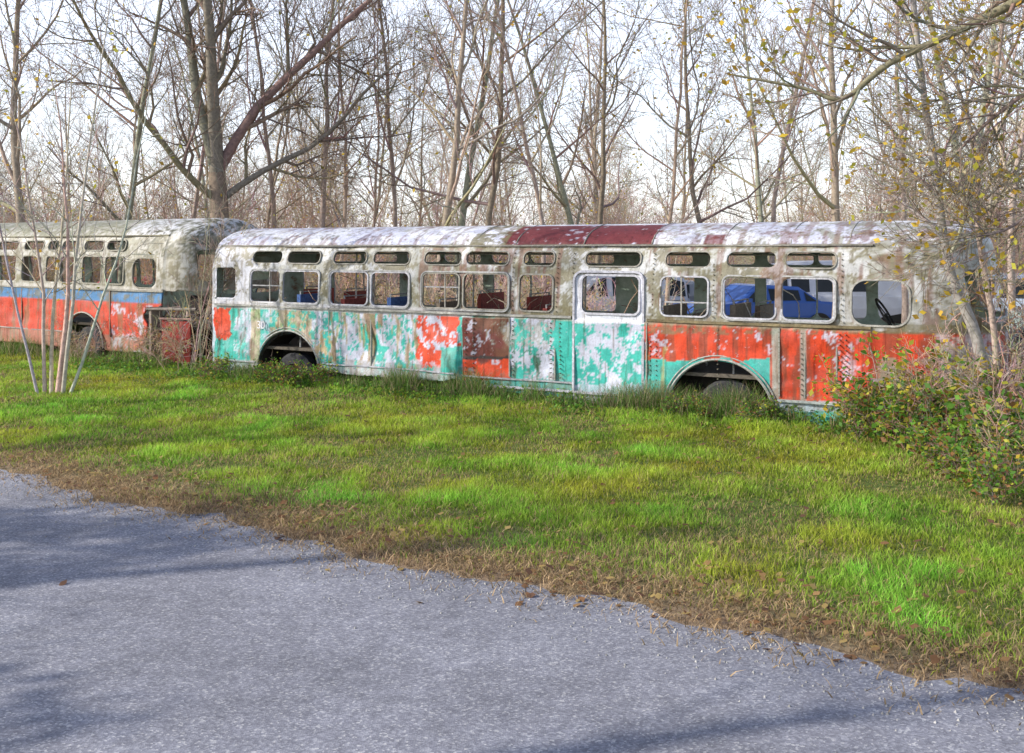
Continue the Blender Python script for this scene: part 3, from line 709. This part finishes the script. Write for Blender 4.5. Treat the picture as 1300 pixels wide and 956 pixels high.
yel=(rng.random(n)<.08+.2*np.clip(pn2-.5,0,1)+.25*dry)[:,None];g=np.where(yel,np.array([.56,.50,.18])*rng.uniform(.7,1.2,(n,1)),g)
dead=(rng.random(n)<np.clip(.95-edg*1.1,0,1)+.05+.28*dry)[:,None];g=np.where(dead,np.array([.50,.35,.2])*rng.uniform(.5,1.3,(n,1)),g)
dist=np.hypot(x,y)
h=rng.uniform(.03,.09,n)*(.45+1.1*pn)*(.6+.4*edg)*np.where(e>6.6,1.6,1)*(1-.3*dry);w=rng.uniform(.004,.008,n)*np.clip(dist/8,1,2)
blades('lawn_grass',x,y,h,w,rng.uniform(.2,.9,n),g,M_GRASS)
t=rng.uniform(-.2,13,26000);off=rng.normal(-.14,.18,26000);den=fbm(t*1.5,t*0,71,3)
kk=rng.random(26000)<den**1.2*1.3;t=t[kk];off=off[kk];den=den[kk]
x=P0.x+D1.x*t-D1.y*off;y=P0.y+D1.y*t+D1.x*off
tt=rng.uniform(1,11.5,9000);oo=rng.normal(-.1,.2,9000);x=np.r_[x,P2.x+D2.x*tt-D2.y*oo];y=np.r_[y,P2.y+D2.y*tt+D2.x*oo];den=np.r_[den,fbm(tt*1.5,tt*0,72,3)];n=len(x)
g=np.array([.15,.27,.055])*rng.uniform(.5,1.4,(n,1));dd=(rng.random(n)<.35)[:,None];g=np.where(dd,np.array([.46,.38,.23])*rng.uniform(.5,1.2,(n,1)),g)
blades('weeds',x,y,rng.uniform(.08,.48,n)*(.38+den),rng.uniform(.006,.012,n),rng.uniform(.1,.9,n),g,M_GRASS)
t,e,x,y=sample(190000,-12,13,-.6,2.6);w0=edge_wob(t);d=e-w0
kk=infr(x,y)&(rng.random(len(x))<(np.exp(-((d-.3)/.42)**2)+.2*np.exp(-((d-1.2)/.8)**2)*(d>0))*(.1+1.2*fbm(x*2,y*2,81)))
x,y=x[kk],y[kk];n=len(x)
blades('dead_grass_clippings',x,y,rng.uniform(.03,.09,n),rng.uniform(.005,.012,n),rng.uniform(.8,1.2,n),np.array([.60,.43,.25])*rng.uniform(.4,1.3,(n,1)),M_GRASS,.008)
b=MB();
for i in range(6500):
    t=random.uniform(-13,13);e=random.uniform(-2.2,8) if random.random()<.55 else random.gauss(.5,.45)
    if e<-.1 and random.random()<.95: continue
    X=-5.38+.842*t+.54*e;Yy=10.46-.54*t+.842*e
    if Yy<4 or abs(X)>Yy*.62+1: continue
    if X<1.5 and random.random()<.35: continue
    p=Vector((X,Yy,random.uniform(.02,.07) if e>.1 else .014));c=random.choice([(.3,.16,.08),(.4,.24,.11),(.2,.11,.07),(.5,.36,.14)]);s=random.uniform(.03,.075)
    a=random.uniform(0,6.28);u1=Vector((math.cos(a),math.sin(a),random.uniform(-.25,.35)))*s*.5;u2=Vector((-math.sin(a),math.cos(a),random.uniform(-.3,.5)))*s*.35
    b.add([tuple(p-u1),tuple(p+u2*.8-u1*.2),tuple(p+u1*.4+u2),tuple(p+u1*1.2),tuple(p+u1*.3-u2),tuple(p-u2*.9-u1*.2)],[(0,1,2,3),(0,3,4,5)],c)
b.obj('fallen_leaves',[M_LEAF],False)
b=MB()
for i in range(9000):
    t=random.uniform(-3,12.5);off=abs(random.gauss(0,.5))
    k=float(fbm(np.array([t*1.2]),np.array([off*1.5]),91)[0])
    if random.random()>k*1.2: continue
    X=P0.x+D1.x*t+D1.y*(off);Yy=P0.y+D1.y*t-D1.x*off
    b.leaf(Vector((X,Yy,random.uniform(.03,.28)*math.exp(-off*1.5))),random.uniform(.04,.08),random.choice([GL[0],GL[1],GL[3],GL[3]]),0)
b.obj('ground_ivy',[M_LEAF],False)

# ------------------------------------------------------------ ground & road
m,n_,l_,bs,o_=nt('ground_soil')
tc=n_.new('ShaderNodeTexCoord');sep=n_.new('ShaderNodeSeparateXYZ');l_.new(tc.outputs['Object'],sep.inputs[0])
def mth(op,a,bv):
    x=n_.new('ShaderNodeMath');x.operation=op
    for i,q in enumerate((a,bv)):
        if hasattr(q,'is_linked'): l_.new(q,x.inputs[i])
        else: x.inputs[i].default_value=q
    return x.outputs[0]
E=mth('ADD',mth('MULTIPLY',mth('ADD',sep.outputs[0],5.38),.54),mth('MULTIPLY',mth('ADD',sep.outputs[1],-10.46),.842))
nz=noise(n_,l_,1.2,8,.7);nf_=noise(n_,l_,18,8,.7)
lawn=ramp(n_,l_,nf_,[(.35,(.06,.08,.025)),(.55,(.13,.18,.045)),(.7,(.28,.25,.10))])
lit=ramp(n_,l_,nf_,[(.35,(.15,.105,.06)),(.5,(.36,.27,.16)),(.65,(.5,.39,.24))])
green=ramp(n_,l_,nz,[(.48,G(0)),(.62,G(1))])
lit=mixrgb(n_,l_,'MIX',green,lit,lawn)
Ew=mth('ADD',E,mth('MULTIPLY',nz,2.0))
mk=n_.new('ShaderNodeMapRange');mk.inputs[1].default_value=9;mk.inputs[2].default_value=10.5;l_.new(Ew,mk.inputs[0])
mk2=n_.new('ShaderNodeMapRange');mk2.inputs[1].default_value=1.1;mk2.inputs[2].default_value=2.5;l_.new(Ew,mk2.inputs[0])
dirt=ramp(n_,l_,nf_,[(.35,(.16,.11,.075)),(.6,(.38,.28,.19))])
c=mixrgb(n_,l_,'MIX',mk2.outputs[0],dirt,lawn);c=mixrgb(n_,l_,'MIX',mk.outputs[0],c,lit)
l_.new(c,bs.inputs['Base Color']);bs.inputs['Roughness'].default_value=.95;bs.inputs['Specular IOR Level'].default_value=.1;bump(n_,l_,bs,nf_,.8,.03)
me=bpy.data.meshes.new('ground');me.from_pydata([(-400,-150,0),(400,-150,0),(400,600,0),(-400,600,0)],[],[(0,1,2,3)]);me.materials.append(m)
o=bpy.data.objects.new('ground',me);col.objects.link(o)
m,n_,l_,bs,o_=nt('asphalt')
v=n_.new('ShaderNodeTexVoronoi');v.inputs['Scale'].default_value=85;tc=n_.new('ShaderNodeTexCoord');l_.new(tc.outputs['Object'],v.inputs['Vector'])
agg=n_.new('ShaderNodeSeparateColor');l_.new(v.outputs['Color'],agg.inputs[0])
c=ramp(n_,l_,agg.outputs[0],[(0,(.18,.18,.215)),(.6,(.26,.26,.30)),(.9,(.34,.34,.38)),(1,(.5,.49,.5))])
c=mixrgb(n_,l_,'MULTIPLY',1.0,c,ramp(n_,l_,noise(n_,l_,.8,8,.65),[(.35,G(.76)),(.65,G(1.14))]))
c=mixrgb(n_,l_,'MULTIPLY',1.0,c,ramp(n_,l_,noise(n_,l_,9,6,.7),[(.3,G(.78)),(.6,G(1.05))]))
l_.new(c,bs.inputs['Base Color']);bs.inputs['Roughness'].default_value=.88;bs.inputs['Specular IOR Level'].default_value=.3
bump(n_,l_,bs,v.outputs['Distance'],.25,.008)
ts=np.linspace(-60,60,1600);wb=edge_wob(ts);vs=[];fs=[]
for i,t in enumerate(ts):
    for e in(float(wb[i])-.0,-9.0): vs.append((-5.38+.842*t+.54*e,10.46-.54*t+.842*e,.006))
for i in range(len(ts)-1): fs.append((2*i,2*i+1,2*i+3,2*i+2))
me=bpy.data.meshes.new('asphalt_road');me.from_pydata(vs,[],fs);me.materials.append(m);o=bpy.data.objects.new('asphalt_road',me);col.objects.link(o)
b=MB()
for i in range(2600):
    t=random.uniform(-9,11);e=float(edge_wob(np.array([t]))[0])-abs(random.gauss(0,.35));X=-5.38+.842*t+.54*e;Yy=10.46-.54*t+.842*e;s=random.uniform(.004,.011);k=random.uniform(.25,.48)
    if Yy<4: continue
    b.add([(X-s,Yy,.006),(X,Yy-s,.006),(X+s,Yy,.007),(X,Yy+s,.006),(X,Yy,.006+s*1.3)],[(0,1,4),(1,2,4),(2,3,4),(3,0,4)],(k,k*.97,k*.93))
b.obj('loose_gravel',[M_METAL],False)

# ------------------------------------------------------------ light
w=bpy.data.worlds.new('World');scene.world=w;w.use_nodes=True;wn=w.node_tree.nodes;wl=w.node_tree.links
sk=wn.new('ShaderNodeTexSky');sk.sky_type='NISHITA';sk.sun_disc=False;sk.sun_elevation=SUN_EL;sk.sun_rotation=SUN_AZ;sk.air_density=1.0;sk.dust_density=1.5;sk.ozone_density=1.5
# bright haze hugging the horizon, clear overhead
tcw=wn.new('ShaderNodeTexCoord');spw=wn.new('ShaderNodeSeparateXYZ');wl.new(tcw.outputs['Generated'],spw.inputs[0])
rw=wn.new('ShaderNodeValToRGB');wl.new(spw.outputs[2],rw.inputs[0]);er=rw.color_ramp.elements
er[0].position=0.0;er[0].color=(1,1,1,1);er[1].position=.6;er[1].color=(.06,.08,.12,1);e2=er.new(.24);e2.color=(.97,.97,1,1);e3=er.new(.38);e3.color=(.25,.28,.36,1)
hm=wn.new('ShaderNodeMix');hm.data_type='RGBA';hm.blend_type='MULTIPLY';hm.inputs[0].default_value=1.0;wl.new(rw.outputs[0],hm.inputs[6]);hm.inputs[7].default_value=(6.4,6.4,6.9,1)
hz=wn.new('ShaderNodeMix');hz.data_type='RGBA';hz.blend_type='ADD';hz.inputs[0].default_value=1.0
wl.new(sk.outputs[0],hz.inputs[6]);wl.new(hm.outputs[2],hz.inputs[7])
wl.new(hz.outputs[2],wn['Background'].inputs[0]);wn['Background'].inputs[1].default_value=.15
sl=bpy.data.lights.new('sun','SUN');sl.energy=5;sl.angle=math.radians(.5);sl.color=(1,.94,.83);so=bpy.data.objects.new('sun',sl);col.objects.link(so)
sd=Vector((math.sin(SUN_AZ)*math.cos(SUN_EL),math.cos(SUN_AZ)*math.cos(SUN_EL),math.sin(SUN_EL)));so.rotation_euler=sd.to_track_quat('Z','Y').to_euler()
cam=bpy.data.cameras.new('camera');co=bpy.data.objects.new('camera',cam);col.objects.link(co);scene.camera=co
cam.sensor_width=36;cam.lens=35;cam.shift_y=-163/1300;cam.clip_end=2000;co.location=(0,0,CH);co.rotation_euler=(math.pi/2,0,0)
scene.view_settings.view_transform='Standard';scene.view_settings.look='None';scene.view_settings.exposure=0
